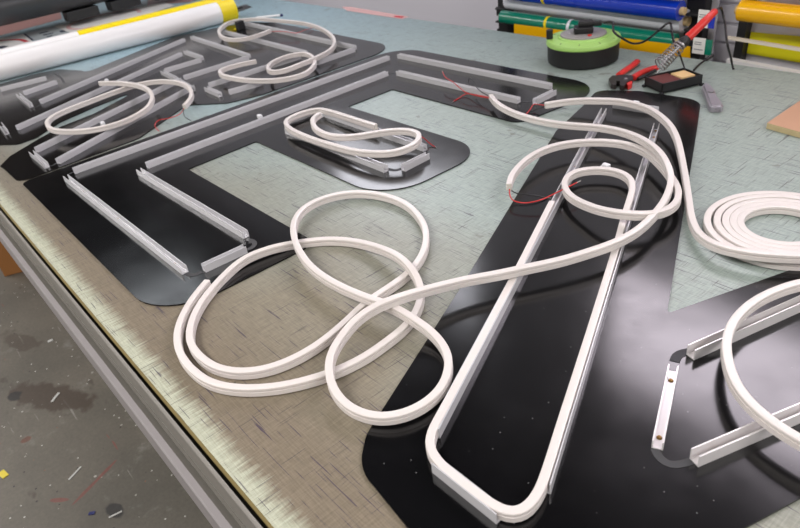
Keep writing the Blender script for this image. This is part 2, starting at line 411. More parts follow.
# slanted letter, nearest
oN = (-.5, .7, TZ)
N_ = thing('sign_letter', 'large glossy black letter nearest the camera with a closed slanted stroke outlined in white strip', 'sign letter', oN)
panel(N_, [(-0.9108,1.282,0.003),(-0.901,1.257,0.003),(-0.8544,1.089,0.003),(-0.5975,0.5386,0.003),(-0.4766,0.2679,0.003),(-0.4448,0.2331,0.003),(-0.3336,0.2196,0.003),(-0.1916,0.2535,0.003),(-0.1284,0.4391,0.003),(-0.1079,0.5046,0.003),(-0.06986,0.638,0.003)]+[(.06,.80,0),(.06,1.0,0),(-.20,1.05,0)]+[(-0.2702,0.8828,0.003),(-0.3476,0.6761,0.003),(-0.6218,1.242,0.003),(-0.6987,1.397,0.003),(-0.8419,1.384,0.003),(-0.9313,1.342,0.003)],
      oN, [.01,.02,.01,.01,.06,.06,.12,.05,.01,.01,.02,.02,.02,.05,.01,.003,.01,.055,.02,.03])
for p, sc, w, h in (([(-0.4158,0.3197,0.018),(-0.8256,1.218,0.018)],(.72,.85,.94,.985),.0118,.0150), ([(-0.2817,0.3452,0.018),(-0.6871,1.201,0.018)],(.9,.955,.99),.0118,.0150), ([(-0.3822,0.2897,0.018),(-0.2916,0.2904,0.018)],(),.0118,.0150),
          ([(-0.282,0.6174,0.018),(-0.2011,0.8894,0.018)],(.085,),.0125,.0155), ([(-0.198,0.4763,0.018),(-0.1241,0.6786,0.018)],(.14,),.0125,.0155), ([(-0.2336,0.4676,0.014),(-0.2836,0.5816,0.014)],(.12,.86),.0115,.0110),
          ([(-0.8321,1.265,0.018),(-0.7315,1.277,0.018)],(.4,),.0118,.0150)):
    rail_piece(N_, p[0], p[1], screws=sc, org=oN, m='rail' if h == .0150 else 'rail_in', w=w, h=h)
for p in [(-0.6608,0.9916,0.008),(-0.7958,1.296,0.008)]: stud(N_, p, oN)
groove(N_, [(-0.2912,0.5986,0.003),(-0.2951,0.6096,0.003),(-0.2932,0.6187,0.003),(-0.2877,0.6272,0.003)], oN, .006, 'groove_d')
groove(N_, [(-0.2353,0.4665,0.003),(-0.2246,0.4584,0.003),(-0.2127,0.4581,0.003),(-0.2056,0.4675,0.003),(-0.2006,0.4775,0.003)], oN, .0045)

# letter with two slanted legs on the far left
oL = (-2.2, .8, TZ)
L_ = thing('sign_letter', 'black acrylic letter furthest left with two slanted legs and many short channels', 'sign letter', oL)
panel(L_, [(-1.700,.188),(-1.712,.488)]+[(-1.843,0.6798,0.003)]+[(-1.83,.702),(-1.745,.765),(-1.716,.86),(-1.716,1.378),(-2.50,1.384),(-2.64,1.34),(-2.70,1.215),(-2.752,1.06),(-2.575,.64),(-2.63,.632),(-2.74,.59),(-2.775,.52),(-2.765,.20),(-2.10,.19)]
      +[(-2.042,0.2246,0.003),(-1.995,0.2598,0.003),(-1.999,0.3054,0.003),(-2.073,0.3952,0.003),(-2.116,0.509,0.003),(-2.16,0.6824,0.003),(-2.05,0.4866,0.003),(-2.026,0.381,0.003),(-1.972,0.2983,0.003),(-1.915,0.2203,0.003),(-1.862,0.1839,0.003)]+[(-1.83,.186)], oL,
      [.03,.05,.03,.05,.05,.05,.11,.02,.01,.02,.01,.03,.02,.01,.02,.02,.03,.02,.02,.01,.01,.01,.01,.01,0,0,.01,.01,.02,.02,.02])
for p in ([(-2.331,0.4145,0.012),(-2.61,1.037,0.012)], [(-2.124,0.2928,0.012),(-2.408,0.931,0.012)], [(-2.502,0.4078,0.012),(-2.526,0.5197,0.012)], [(-2.498,0.3878,0.012),(-2.325,0.3825,0.012)], [(-2.648,0.3654,0.012),(-2.626,0.5141,0.012)], [(-2.21,0.2662,0.012),(-2.114,0.2606,0.012)],
          [(-1.871,0.2775,0.012),(-2.092,0.7818,0.012)], [(-1.729,0.2902,0.012),(-1.974,0.7709,0.012)], [(-1.855,0.2621,0.012),(-1.728,0.2627,0.012)],
          [(-2.616,1.072,0.012),(-2.113,1.046,0.012)], [(-2.42,0.9523,0.012),(-2.268,0.9461,0.012)], [(-2.252,0.8006,0.012),(-2.248,0.9305,0.012)], [(-2.244,0.7866,0.012),(-2.111,0.7769,0.012)], [(-2.1,0.7995,0.012),(-2.099,1.035,0.012)], [(-2.088,0.773,0.012),(-1.95,0.759,0.012)],
          [(-1.938,0.8067,0.012),(-1.924,1.131,0.012)], [(-1.913,0.7843,0.012),(-1.815,0.7802,0.012)], [(-1.81,0.8071,0.012),(-1.795,0.91,0.012)], [(-2.591,1.304,0.012),(-1.828,1.286,0.012)], [(-2.554,1.183,0.012),(-1.941,1.166,0.012)], [(-1.812,1.269,0.012),(-1.807,1.119,0.012)]):
    rail_piece(L_, p[0], p[1], org=oL)
for p in [(-1.908,0.4654,0.008),(-2.35,0.6344,0.008)]: stud(L_, p, oL)
groove(L_, [(-1.743,0.2657,0.003),(-1.731,0.2741,0.003),(-1.744,0.2926,0.003)], oL, .002)
groove(L_, [(-2.331,0.3819,0.003),(-2.305,0.3871,0.003),(-2.322,0.407,0.003)], oL, .002)
groove(L_, [(-2.691,0.5608,0.003),(-2.597,0.5543,0.003),(-2.513,0.5395,0.003)], oL, .004)

# ---------------------------------------------------------------- silicone strips
def tube(parent, pts, org, name='light_strip', ext=True):
    path = smooth_path(spline([T(p, org) for p in pts], .006), 6)
    bm = bmesh.new(); sweep(bm, path, FLEX)
    return obj(name, bm, M['flex'], parent, smooth=28)
def wire(parent, pts, org, m='red_wire', r=.0011, tip=True):
    path = smooth_path(spline([T(p, org) for p in pts], .004), 2)
    bm = bmesh.new(); sweep(bm, path, circ(r, 8))
    o = obj('wire', bm, M[m], parent, smooth=60)
    tag(o, {'red_wire':'thin red wire', 'black_wire':'thin black wire'}[m])
    if tip:
        d = (path[-1]-path[-3]).normalized(); bm = bmesh.new(); sweep(bm, [path[-1]+d*.0002, path[-1]+d*.008], circ(r*.6, 6))
        obj('bare_tip', bm, M['tin'], o, smooth=60)
    return o
def end_plug(parent, pts, org, which=0):
    a, b = (T(pts[0], org), T(pts[1], org)) if which == 0 else (T(pts[-1], org), T(pts[-2], org))
    d = (a-b).normalized(); bm = bmesh.new(); sweep(bm, [a+d*.0003, a+d*.0012], [(u*.8, v*.85) for u, v in FLEX])
    obj('end_cap', bm, M['flex_end'], parent)

def coil_pts():
    A = [(-0.9392,1.157,0.022),(-0.8946,1.2,0.026),(-0.8396,1.222,0.03),(-0.7983,1.236,0.031),(-0.7316,1.23,0.031),(-0.6842,1.206,0.03),(-0.6379,1.169,0.029),(-0.6022,1.13,0.026),(-0.5638,1.079,0.022),(-0.5049,0.9941,0.017),(-0.4653,0.9345,0.015),(-0.4342,0.8885,0.015),(-0.4007,0.8509,0.018),(-0.3672,0.8331,0.022),(-0.3337,0.835,0.024),(-0.3036,0.8473,0.024),(-0.2736,0.8663,0.024)]
    cx, cy = -.329, .960
    last = A[-1]; a = math.atan2(last[1]-cy, last[0]-cx); r = math.hypot(last[0]-cx, last[1]-cy)
    out = list(A); n = 107
    for i in range(1, n+1):
        t = i/20
        if t < 1: rr = r+(.104-r)*t; z = .024-.0160*min(1, t*2.2)
        elif t < 2: rr = .104-.017*(t-1); z = .0080
        else: rr = .087-.0102*(t-2); z = .0080
        ang = a+2*PI*t
        out.append((cx+rr*math.cos(ang), cy+rr*math.sin(ang), z))
    return out
def strip(label, pts, wires=(), org=None, ends=(0, 1)):
    org = org or (pts[0][0], pts[0][1], TZ)
    o = thing('neon_flex_strip', label, 'light strip', org)
    tube(o, pts, org, 'strip_body')
    for e in ends: end_plug(o, pts, org, e)
    for w in wires: wire(o, w[0], org, *w[1:])
    return o
cp = coil_pts()
strip('white light strip ending in a flat coil on the green mat at the right edge', cp,
      [([(-0.9407,1.162,0.02),(-0.9653,1.167,0.016),(-0.9809,1.168,0.014),(-0.9739,1.147,0.01),(-0.9687,1.126,0.005)],),
       ([(-0.94,1.161,0.018),(-0.9559,1.159,0.012),(-0.9711,1.142,0.005),(-0.9825,1.121,0.005)],'black_wire')])

strip('long white light strip with big loops lying on the near left part of the table', 
  [(-1.082,1.132,0.024),(-1.031,1.1,0.024),(-0.9804,1.085,0.022),(-0.9237,1.08,0.02),(-0.8602,1.079,0.022),(-0.8089,1.083,0.026),(-0.7532,1.094,0.03),(-0.6979,1.087,0.036),(-0.637,1.063,0.042),(-0.5815,1.029,0.044),(-0.5377,0.9891,0.04),(-0.5159,0.9629,0.034),(-0.4888,0.9032,0.032),(-0.4752,0.8498,0.031),(-0.4688,0.7913,0.03),(-0.4754,0.7426,0.029),(-0.4884,0.7024,0.029),(-0.5078,0.658,0.028),(-0.53,0.6182,0.028),(-0.552,0.5787,0.028),(-0.5772,0.5332,0.03),(-0.5963,0.4831,0.034),(-0.6064,0.4458,0.038),(-0.6176,0.4064,0.038),(-0.6227,0.3744,0.032),(-0.6153,0.3441,0.027),(-0.6003,0.3148,0.025),(-0.5744,0.2899,0.025),(-0.5502,0.2774,0.019),(-0.5251,0.2743,0.013),(-0.4987,0.278,0.012),(-0.4774,0.288,0.012),(-0.4606,0.3074,0.013),(-0.4529,0.3316,0.013),(-0.4537,0.3595,0.013),(-0.4662,0.388,0.0125),(-0.487,0.4116,0.012),(-0.5113,0.4262,0.012),(-0.5401,0.4324,0.016),(-0.5756,0.4294,0.024),(-0.6156,0.4277,0.025),(-0.6591,0.419,0.024),(-0.7002,0.412,0.024),(-0.7445,0.409,0.024),(-0.7961,0.4127,0.024),(-0.8557,0.4292,0.024),(-0.9066,0.4521,0.023),(-0.9483,0.4807,0.021),(-0.9803,0.5184,0.018),(-0.9923,0.5598,0.015),(-0.9859,0.6015,0.012),(-0.9604,0.6349,0.01),(-0.9137,0.6561,0.009),(-0.8582,0.6603,0.008),(-0.8009,0.6432,0.008),(-0.7526,0.6155,0.008),(-0.7137,0.5776,0.008),(-0.6917,0.5425,0.008),(-0.6781,0.5036,0.008),(-0.6735,0.4599,0.008),(-0.6699,0.4208,0.008),(-0.6571,0.3765,0.008),(-0.6472,0.333,0.008),(-0.6448,0.2966,0.008),(-0.6496,0.2632,0.008),(-0.6599,0.2386,0.008),(-0.679,0.2163,0.008),(-0.7093,0.1997,0.008),(-0.7488,0.1941,0.008),(-0.7909,0.1992,0.008),(-0.8298,0.2193,0.008),(-0.8667,0.2521,0.008),(-0.8922,0.2856,0.008),(-0.9137,0.3242,0.009),(-0.9247,0.3631,0.012),(-0.9182,0.4081,0.012),(-0.9018,0.4497,0.009),(-0.8648,0.4952,0.008),(-0.8229,0.5176,0.009),(-0.7615,0.5236,0.017),(-0.7047,0.5189,0.024),(-0.6663,0.5112,0.02),(-0.6421,0.5022,0.01),(-0.6169,0.4811,0.008),(-0.5959,0.4526,0.008),(-0.584,0.4216,0.008),(-0.5794,0.3891,0.008),(-0.5772,0.343,0.008),(-0.5854,0.2988,0.008),(-0.5987,0.2659,0.008),(-0.6186,0.2334,0.008),(-0.6497,0.2016,0.008),(-0.6884,0.1802,0.008),(-0.7351,0.1741,0.008),(-0.7844,0.1793,0.008),(-0.8276,0.1968,0.008),(-0.8627,0.2227,0.008),(-0.8941,0.2561,0.008),(-0.916,0.2891,0.009)],
  [([(-1.085,1.133,0.022),(-1.125,1.139,0.018),(-1.16,1.133,0.019),(-1.201,1.146,0.022),(-1.242,1.162,0.026),(-1.273,1.168,0.03),(-1.309,1.19,0.034)],), ([(-1.087,1.136,0.022),(-1.14,1.155,0.022),(-1.183,1.182,0.022),(-1.222,1.211,0.02),(-1.251,1.229,0.014),(-1.251,1.225,0.006),(-1.227,1.204,0.0042)],'black_wire'),
   ([(-1.084,1.132,0.02),(-1.137,1.141,0.014),(-1.185,1.15,0.008),(-1.187,1.127,0.0042),(-1.183,1.105,0.0042)],)])

strip('white light strip pressed into the near black letter then looping up over its top', 
  [(-0.7277,0.7964,0.027),(-0.7487,0.8282,0.028),(-0.767,0.8829,0.03),(-0.7731,0.9279,0.03),(-0.7703,0.9634,0.029),(-0.7533,1.003,0.028),(-0.7147,1.04,0.027),(-0.6664,1.057,0.027),(-0.6152,1.047,0.027),(-0.5646,1.014,0.027),(-0.5213,0.9764,0.027),(-0.4911,0.9436,0.027),(-0.473,0.9096,0.027),(-0.4684,0.8754,0.029),(-0.477,0.8442,0.032),(-0.4991,0.8186,0.036),(-0.5373,0.8085,0.034),(-0.5789,0.8164,0.028),(-0.6196,0.8307,0.024),(-0.6481,0.8514,0.022),(-0.667,0.876,0.022),(-0.6757,0.9045,0.021),(-0.6683,0.9298,0.021),(-0.6435,0.9521,0.021),(-0.6161,0.9611,0.02),(-0.5886,0.9535,0.019),(-0.5669,0.9312,0.017),(-0.549,0.8969,0.014),(-0.5259,0.8479,0.013)]+
  [(p[0],p[1],.0118) for p in [(-0.4825,0.7615,0.018),(-0.4188,0.6291,0.018),(-0.3616,0.5088,0.018),(-0.3206,0.4219,0.018),(-0.2895,0.3564,0.018),(-0.279,0.3313,0.018),(-0.2756,0.3153,0.018),(-0.2779,0.3021,0.018),(-0.2861,0.2942,0.018),(-0.3003,0.2914,0.018),(-0.334,0.29,0.018),(-0.3738,0.2904,0.018),(-0.3904,0.293,0.018),(-0.4064,0.3027,0.018),(-0.415,0.3144,0.018),(-0.422,0.3302,0.018),(-0.4649,0.4271,0.018),(-0.5359,0.5814,0.018),(-0.6452,0.8125,0.018)]],
  [([(-0.7284,0.7984,0.024),(-0.7208,0.7896,0.02),(-0.703,0.777,0.017),(-0.6811,0.7818,0.016),(-0.6618,0.8025,0.019),(-0.6545,0.8259,0.022),(-0.6468,0.8497,0.026),(-0.6395,0.8735,0.03)],), ([(-0.7278,0.7988,0.022),(-0.7209,0.8014,0.016),(-0.7021,0.8104,0.014),(-0.6858,0.8246,0.01),(-0.676,0.8365,0.005)],'black_wire')], ends=(0,))

strip('small white light strip looped over the middle arm of the three-armed letter',
  [(-1.181,0.8549,0.022),(-1.24,0.8539,0.022),(-1.308,0.8536,0.022),(-1.368,0.8572,0.019),(-1.417,0.8504,0.017),(-1.431,0.8138,0.017),(-1.422,0.7692,0.018),(-1.393,0.7428,0.02),(-1.342,0.7278,0.021),(-1.258,0.7229,0.022),(-1.162,0.7247,0.025),(-1.095,0.7295,0.028),(-1.041,0.7433,0.032),(-1.007,0.7665,0.034),(-0.9963,0.8039,0.036),(-1.011,0.8369,0.036),(-1.036,0.8561,0.036),(-1.068,0.8554,0.036),(-1.098,0.8358,0.036),(-1.128,0.8028,0.034),(-1.154,0.7667,0.034),(-1.194,0.7441,0.034),(-1.248,0.7434,0.034),(-1.298,0.7611,0.034),(-1.33,0.7855,0.034),(-1.339,0.8098,0.034)],
  [([(-1.037,0.8569,0.032),(-1.033,0.8618,0.03),(-1.035,0.8731,0.02),(-1.035,0.8812,0.01),(-1.013,0.8801,0.0042)],)])

strip('white light strip lying as a single bent loop over the far left letter',
  [(-1.787,0.657,0.018),(-1.824,0.6956,0.022),(-1.883,0.7251,0.026),(-1.965,0.7383,0.028),(-2.03,0.7254,0.029),(-2.08,0.698,0.029),(-2.111,0.648,0.028),(-2.11,0.5744,0.027),(-2.093,0.4953,0.027),(-2.074,0.4219,0.027),(-2.048,0.3748,0.027),(-2.004,0.3499,0.027),(-1.936,0.3425,0.027),(-1.874,0.366,0.027),(-1.823,0.4102,0.027),(-1.801,0.4641,0.027),(-1.804,0.5183,0.029),(-1.827,0.5689,0.033),(-1.883,0.6102,0.038),(-1.957,0.6315,0.042),(-2.036,0.6304,0.044),(-2.133,0.6101,0.042),(-2.228,0.5784,0.036)],
  [([(-1.782,0.6526,0.016),(-1.759,0.626,0.012),(-1.764,0.5951,0.01),(-1.78,0.5756,0.009),(-1.768,0.5582,0.006),(-1.737,0.5476,0.005),(-1.707,0.5429,0.005)],), ([(-1.777,0.6471,0.016),(-1.729,0.6291,0.01),(-1.7,0.6315,0.005)],'black_wire')])

strip('white light strip curled in a figure of eight beside the yellow roll end',
  [(-2.276,1.234,0.03),(-2.265,1.171,0.029),(-2.278,1.12,0.028),(-2.346,1.094,0.027),(-2.458,1.118,0.027),(-2.56,1.182,0.027),(-2.606,1.252,0.027),(-2.557,1.312,0.027),(-2.39,1.352,0.027),(-2.22,1.365,0.027),(-2.065,1.334,0.027),(-1.909,1.264,0.028),(-1.819,1.186,0.03),(-1.773,1.1,0.034),(-1.748,1.022,0.038),(-1.736,0.9577,0.04),(-1.759,0.9371,0.038),(-1.826,0.955,0.032),(-1.879,1.001,0.03),(-1.904,1.076,0.028),(-1.883,1.119,0.027),(-1.809,1.108,0.027),(-1.731,1.059,0.027),(-1.685,0.9883,0.027),(-1.705,0.9279,0.027),(-1.767,0.8843,0.027),(-1.853,0.8583,0.027),(-1.941,0.8539,0.027),(-1.982,0.8756,0.027),(-1.988,0.9285,0.027),(-1.964,0.9919,0.027)],
  [([(-2.274,1.236,0.028),(-2.236,1.268,0.024),(-2.182,1.285,0.02),(-2.209,1.341,0.014),(-2.237,1.4,0.006)],)])

strip('white light strip arcing over two open channels at the bottom right of the near letter',
  [(-0.1869,0.8433,0.03),(-0.2161,0.8293,0.03),(-0.2397,0.7998,0.03),(-0.2573,0.7569,0.03),(-0.2645,0.7151,0.03),(-0.2627,0.6746,0.03),(-0.2518,0.6369,0.03),(-0.2353,0.6073,0.03),(-0.2131,0.5793,0.03),(-0.1888,0.5607,0.03),(-0.1632,0.5498,0.03),(-0.1346,0.544,0.03),(-0.1028,0.5433,0.03)])

# ---------------------------------------------------------------- rolls of film lying on the far table
def film_roll(label, p0, p1, r, band, name='film_roll'):
    a, b = T(p0), T(p1); d = (b-a).normalized(); org = Vector((a.x, a.y, TZ)); L = (b-a).length
    o = thing(name, label, 'film roll', org); Mx = Matrix.Translation(-org) @ axis_matrix(a, b)
    bm = bmesh.new(); lathe(bm, [(r,0),(r,L-band)], Mx, 64); obj('film', bm, M['white_film'], o, smooth=True)
    bm = bmesh.new(); lathe(bm, [(r+.0006,L-band+.0005),(r+.0006,L),(r*.8,L),(r*.8,L-.02)], Mx, 64); obj('end_band', bm, M['yellow_film'], o, smooth=True)
    return o
film_roll('thick white roll of film with a bright yellow end lying across the far left table', (-2.85,.15,.0435), (-2.755,1.345,.0435), .043, .07)
film_roll('thinner white roll of film with yellow end lying behind the thick roll', (-2.941,.15,.0445), (-2.850,1.335,.0445), .044, .60)
bm = bmesh.new(); org = (-2.55, 1.55, TZ)
oo = thing('steel_scraper', 'flat steel scraper with dark slot lying beyond the yellow roll end', 'scraper', (-2.86,1.5,TZ))
q = [(-3.003,1.454,0.002),(-2.89,1.418,0.002),(-2.913,1.515,0.002),(-3.003,1.534,0.002)]
bm = bmesh.new(); prism(bm, [(p[0]+2.86, p[1]-1.5) for p in q], .0004, .0025); obj('blade', bm, M['steel'], oo)
q = [(-2.961,1.432,0.003),(-2.934,1.422,0.003),(-2.939,1.482,0.003),(-2.971,1.494,0.003)]
bm = bmesh.new(); prism(bm, [(p[0]+2.86, p[1]-1.5) for p in q], .0026, .0040); obj('handle', bm, M['black_plastic'], oo)

a, b = [T(p) for p in [(-2.666,1.393,0.005),(-2.579,1.474,0.005)]]
org = Vector((a.x, a.y, TZ)); o = thing('marker_pen', 'slim white marker pen with navy tip lying beyond the far letter', 'pen', org); L = (b-a).length
Mx = Matrix.Translation(-org) @ axis_matrix(a, b)
bm = bmesh.new(); lathe(bm, [(.003,0),(.0048,.004),(.0048,L*.9)], Mx, 20); obj('barrel', bm, M['white_film'], o, smooth=True)
bm = bmesh.new(); lathe(bm, [(.0050,L*.901),(.0050,L*.985),(.002,L)], Mx, 20); obj('cap', bm, M['navy'], o, smooth=True)

p = [(-2.547,1.254,0.003)][0]; org = (p[0], p[1], TZ)
o = thing('magnet_block', 'small upright black block standing on the far letter inside a strip loop', 'block', org)
bm = bmesh.new(); box(bm, -.012, .012, -.015, .015, .0034, .036, .002); obj('block', bm, M['black_plastic'], o)
bm = bmesh.new(); box(bm, -.022, -.013, -.022, .005, .0034, .009, .002); obj('foot', bm, M['yellow_film'], o)

# printed sheets beyond the rolls
def flat_sheet(name, label, pts, m, z=.0006, th=.0004, decor=()):
    cx = sum(p[0] for p in pts)/len(pts); cy = sum(p[1] for p in pts)/len(pts)
    o = thing(name, label, 'sheet', (cx, cy, TZ+.0002))
    bm = bmesh.new(); prism(bm, [(p[0]-cx, p[1]-cy) for p in pts], z, z+th); obj('sheet', bm, M[m], o)
    for i, (kind, dp, dm, w) in enumerate(decor):
        bm = bmesh.new()
        if kind == 'poly': prism(bm, [(p[0]-cx, p[1]-cy) for p in dp], z+th+.0001, z+th+.0003)
        else:
            pth = smooth_path(spline([Vector((p[0]-cx, p[1]-cy, z+th+.0003)) for p in dp], .01))
            sweep(bm, pth, [(-w,-.0001),(w,-.0001),(w,.0001),(-w,.0001)])
        obj('printed_mark', bm, M[dm], o)
    return o
flat_sheet('printed_sheet', 'white printed sheet with red arc and black shape at the far left edge', [(-3.514,0.4728,0),(-3.773,0.5256,0),(-3.696,0.7061,0),(-3.432,0.678,0),(-3.279,0.5839,0)], 'paper',
   decor=[('line', [(-3.693,0.5439,0),(-3.647,0.6085,0),(-3.563,0.6546,0),(-3.469,0.6615,0)], 'print_red', .010), ('poly', [(-3.52,0.5365,0),(-3.52,0.5704,0),(-3.471,0.5845,0),(-3.453,0.5509,0)], 'print_navy', 0)])
flat_sheet('printed_sheet', 'grey sheet with dark lettering lying behind the white roll', [(-3.696,0.7061,0),(-3.678,0.8468,0),(-3.435,0.8351,0),(-3.45,0.6872,0)], 'sheet_grey', z=.0014,
   decor=[('poly', [(-3.686,0.7011,0),(-3.686,0.7104,0),(-3.463,0.6904,0),(-3.463,0.6817,0)], 'print_navy', 0)]+
         [('poly', [(-3.609,0.7523,0),(-3.603,0.7921,0),(-3.575,0.7889,0),(-3.581,0.7493,0)], 'print_navy', 0), ('poly', [(-3.539,0.7512,0),(-3.531,0.7947,0),(-3.504,0.7915,0),(-3.512,0.7483,0)], 'print_navy', 0), ('poly', [(-3.477,0.7475,0),(-3.471,0.773,0),(-3.448,0.7707,0),(-3.453,0.7454,0)], 'print_navy', 0), ('poly', [(-3.533,0.8231,0),(-3.524,0.853,0),(-3.47,0.8459,0),(-3.484,0.8179,0)], 'print_navy', 0)])
flat_sheet('printed_sheet', 'cream sheet with a pale pink ring beyond the white roll', [(-3.685,0.844,0),(-3.691,1.179,0),(-3.584,1.38,0),(-3.431,1.366,0),(-3.348,1.075,0),(-3.386,0.8381,0)], 'paper', z=.0022,
   decor=[('line', [(-3.481,1.202,0),(-3.57,1.222,0),(-3.633,1.2,0),(-3.675,1.121,0),(-3.674,1.018,0),(-3.645,0.9385,0),(-3.597,0.8895,0),(-3.504,0.8704,0),(-3.446,0.8943,0),(-3.414,0.9541,0)], 'print_pink', .010)])
flat_sheet('release_film', 'rose coloured film strip lying under the dark machine beam', [(-3.801,0.5312,0),(-4.202,0.613,0),(-4.105,0.9976,0),(-3.862,0.9356,0)], 'rosy')
flat_sheet('release_film', 'short mauve film piece beyond the cream printed sheet', [(-3.642,1.305,0),(-3.859,1.406,0),(-3.54,1.646,0),(-3.436,1.451,0)], 'rosy', z=.0006)
flat_sheet('sticker_strip', 'pale sticker strip with red print stuck along the back table edge', [(-2.445,1.685,0),(-2.393,1.699,0),(-2.005,1.677,0),(-2.005,1.642,0),(-2.357,1.646,0)], 'print_pink',
   decor=[('poly', [(-2.075,1.666,0),(-2.027,1.672,0),(-2.016,1.651,0),(-2.062,1.651,0)], 'print_red', 0)])

# ---------------------------------------------------------------- laminator gantry across the far left of the table
org = (-3.56, .9, TZ)
g_ = thing('laminator_gantry', 'dark grey machine beam spanning the far left end of the table', 'machine', org)
bm = bmesh.new(); lathe(bm, [(.075,-.9),(.075,1.0)], Matrix.Translation((0,0,.150)) @ Matrix.Rotation(-PI/2, 4, 'X'), 48); obj('roller_beam', bm, M['gantry'], g_, smooth=True)
bm = bmesh.new(); box(bm, -.26, -.08, -.85, .95, .07, .34, .01); obj('housing', bm, M['gantry'], g_)
for y0, y1, zz in ((-.02,.13,.072), (.19,.34,.072), (.42,.55,.072)):
    bm = bmesh.new(); box(bm, -.04, .04, y0, y1, .028, zz, .004); obj('carriage', bm, M['black_plastic'], g_)
for y in (-.88, 1.02):
    bm = bmesh.new(); box(bm, -.20, .03, y-.02, y+.02, .0005, .30, .004); obj('end_plate', bm, M['gantry'], g_)
bm = bmesh.new(); sweep(bm, smooth_path(spline([Vector(v) for v in ((.03,.44,.075),(.045,.46,.05),(.05,.50,.035),(.045,.55,.05),(.03,.57,.075))], .01)), circ(.004)); obj('latch', bm, M['steel'], g_, smooth=True)

# ---------------------------------------------------------------- cable reel
org = (-1.109, 1.526, TZ)
o = thing('cable_reel', 'round green and black cable reel with a plug standing at the back of the table', 'cable reel', org)
o.scale = (1.05, 1.05, 1.05)
bm = bmesh.new(); lathe(bm, [(.082,0.0006),(.088,.004),(.0895,.015),(.0895,.046)], None, 72); obj('drum_case', bm, M['rubber'], o, smooth=True)
bm = bmesh.new(); lathe(bm, [(.090,.0465),(.0925,.049),(.0925,.057),(.090,.060),(.064,.0635),(.0625,.067),(.058,.0675)], None, 72)
tp = obj('top_cover', bm, M['green_plastic'], o, smooth=True)
for k in range(10):
    a = 2*PI*k/10+.2; bm = bmesh.new(); box(bm, -.004, .004, -.0009, .0009, -.0002, .0006)
    bmesh.ops.transform(bm, matrix=Matrix.Rotation(a, 4, 'Z') @ Matrix.Translation((.079,0,.0613)), verts=bm.verts); obj('vent_slot', bm, M['rubber'], tp)
bm = bmesh.new(); lathe(bm, [(.0575,.0676),(.0572,.0700),(.055,.0708)], None, 64); sp_ = obj('socket_plate', bm, M['grey_plastic'], o, smooth=True)
bm = bmesh.new(); lathe(bm, [(.0055,.0710),(.005,.0735)], Matrix.Translation((.032,-.018,0)), 20); obj('reset_button', bm, M['red_plastic'], sp_, smooth=True)
for (sx_, sy_) in ((-.036,-.012), (-.026,-.022)):
    bm = bmesh.new(); box(bm, sx_-.003, sx_+.003, sy_-.001, sy_+.001, .0709, .0713); obj('pin_slot', bm, M['stud'], sp_)
bm = bmesh.new(); lathe(bm, [(.0085,.0615),(.0085,.083),(.007,.0845)], Matrix.Translation((-.066,-.052,0)), 24); obj('winding_knob', bm, M['rubber'], o, smooth=True)

o2 = thing('power_plug', 'black mains plug and cable pushed into the green cable reel', 'plug', (org[0], org[1], TZ+.0755))
d = Vector((.75,.66,0)).normalized(); s = Vector((-.66,.75,0)).normalized()
bm = bmesh.new(); box(bm, -.025, .025, -.019, .019, -.0006, .016, .004); box(bm, -.014, .024, -.013, .013, .0155, .030, .005); box(bm, .020, .046, -.006, .006, .014, .026, .003)
bmesh.ops.rotate(bm, verts=bm.verts, cent=(0,0,0), matrix=Matrix.Rotation(math.radians(38), 3, 'Z')); obj('plug_body', bm, M['black_plastic'], o2)
def wp(px_): return px_
cable = [(-1.106+.036,1.532+.028,.092),(-1.055,1.573,.093)]+[(-1.007,1.515,0.084),(-0.9964,1.545,0.06),(-0.9916,1.584,0.04),(-0.9602,1.58,0.05),(-0.9213,1.568,0.08),(-0.8951,1.57,0.104),(-0.8976,1.59,0.1),(-0.8775,1.567,0.08),(-0.8531,1.543,0.06)]
def relpath(pts, org): return [T(p, org) for p in pts]
bm = bmesh.new(); sweep(bm, smooth_path(spline(relpath(cable, (org[0], org[1], TZ+.072)), .006)), circ(.0028)); obj('cable', bm, M['black_wire'], o2, smooth=60)

# ---------------------------------------------------------------- soldering iron in its stand
bx = [(-.867,1.444),(-.795,1.404),(-.754,1.498)]
c = Vector((-.800, 1.453)); ang = math.radians(66)
org = (c.x, c.y, TZ); st = thing('soldering_stand', 'black soldering stand with steel spring holder and sponge tray at the back of the table', 'soldering stand', org)
RZ = Matrix.Rotation(ang, 4, 'Z')
def rbox(name, x0,x1,y0,y1,z0,z1, m, parent, bev=.0015):
    bm = bmesh.new(); box(bm, x0,x1,y0,y1,z0,z1,bev); bmesh.ops.transform(bm, matrix=RZ, verts=bm.verts); return obj(name, bm, M[m], parent)
bm = bmesh.new()
Lx, Ly = .053, .034
box(bm, -Lx, Lx, -Ly, Ly, .004, .008)
for a in ((-Lx,Lx,-Ly,-Ly+.003),(-Lx,Lx,Ly-.003,Ly),(-Lx,-Lx+.003,-Ly,Ly),(Lx-.003,Lx,-Ly,Ly)): box(bm, a[0],a[1],a[2],a[3],.004,.026)
bmesh.ops.transform(bm, matrix=RZ, verts=bm.verts); base = obj('base_tray', bm, M['black_plastic'], st)
for fx in (-1,1):
    for fy in (-1,1): rbox('foot', fx*Lx-.004, fx*Lx+.004, fy*Ly-.004, fy*Ly+.004, .0004, .006, 'black_plastic', base, .001)
rbox('sponge', -.049, .004, -.030, .030, .0085, .0240, 'sponge_red', st)
rbox('sponge_pad', .008, .044, -.020, .022, .0085, .0250, 'sponge_tan', st)
tip = Vector((-.846,1.455,.036)); end = Vector((-.794,1.606,.139)); ax = (end-tip).normalized()
P_ = lambda t: Vector((tip.x, tip.y, tip.z+TZ))+ax*t-Vector(org)
Lt = (end-tip).length
u1 = ax.orthogonal().normalized(); u2 = ax.cross(u1)
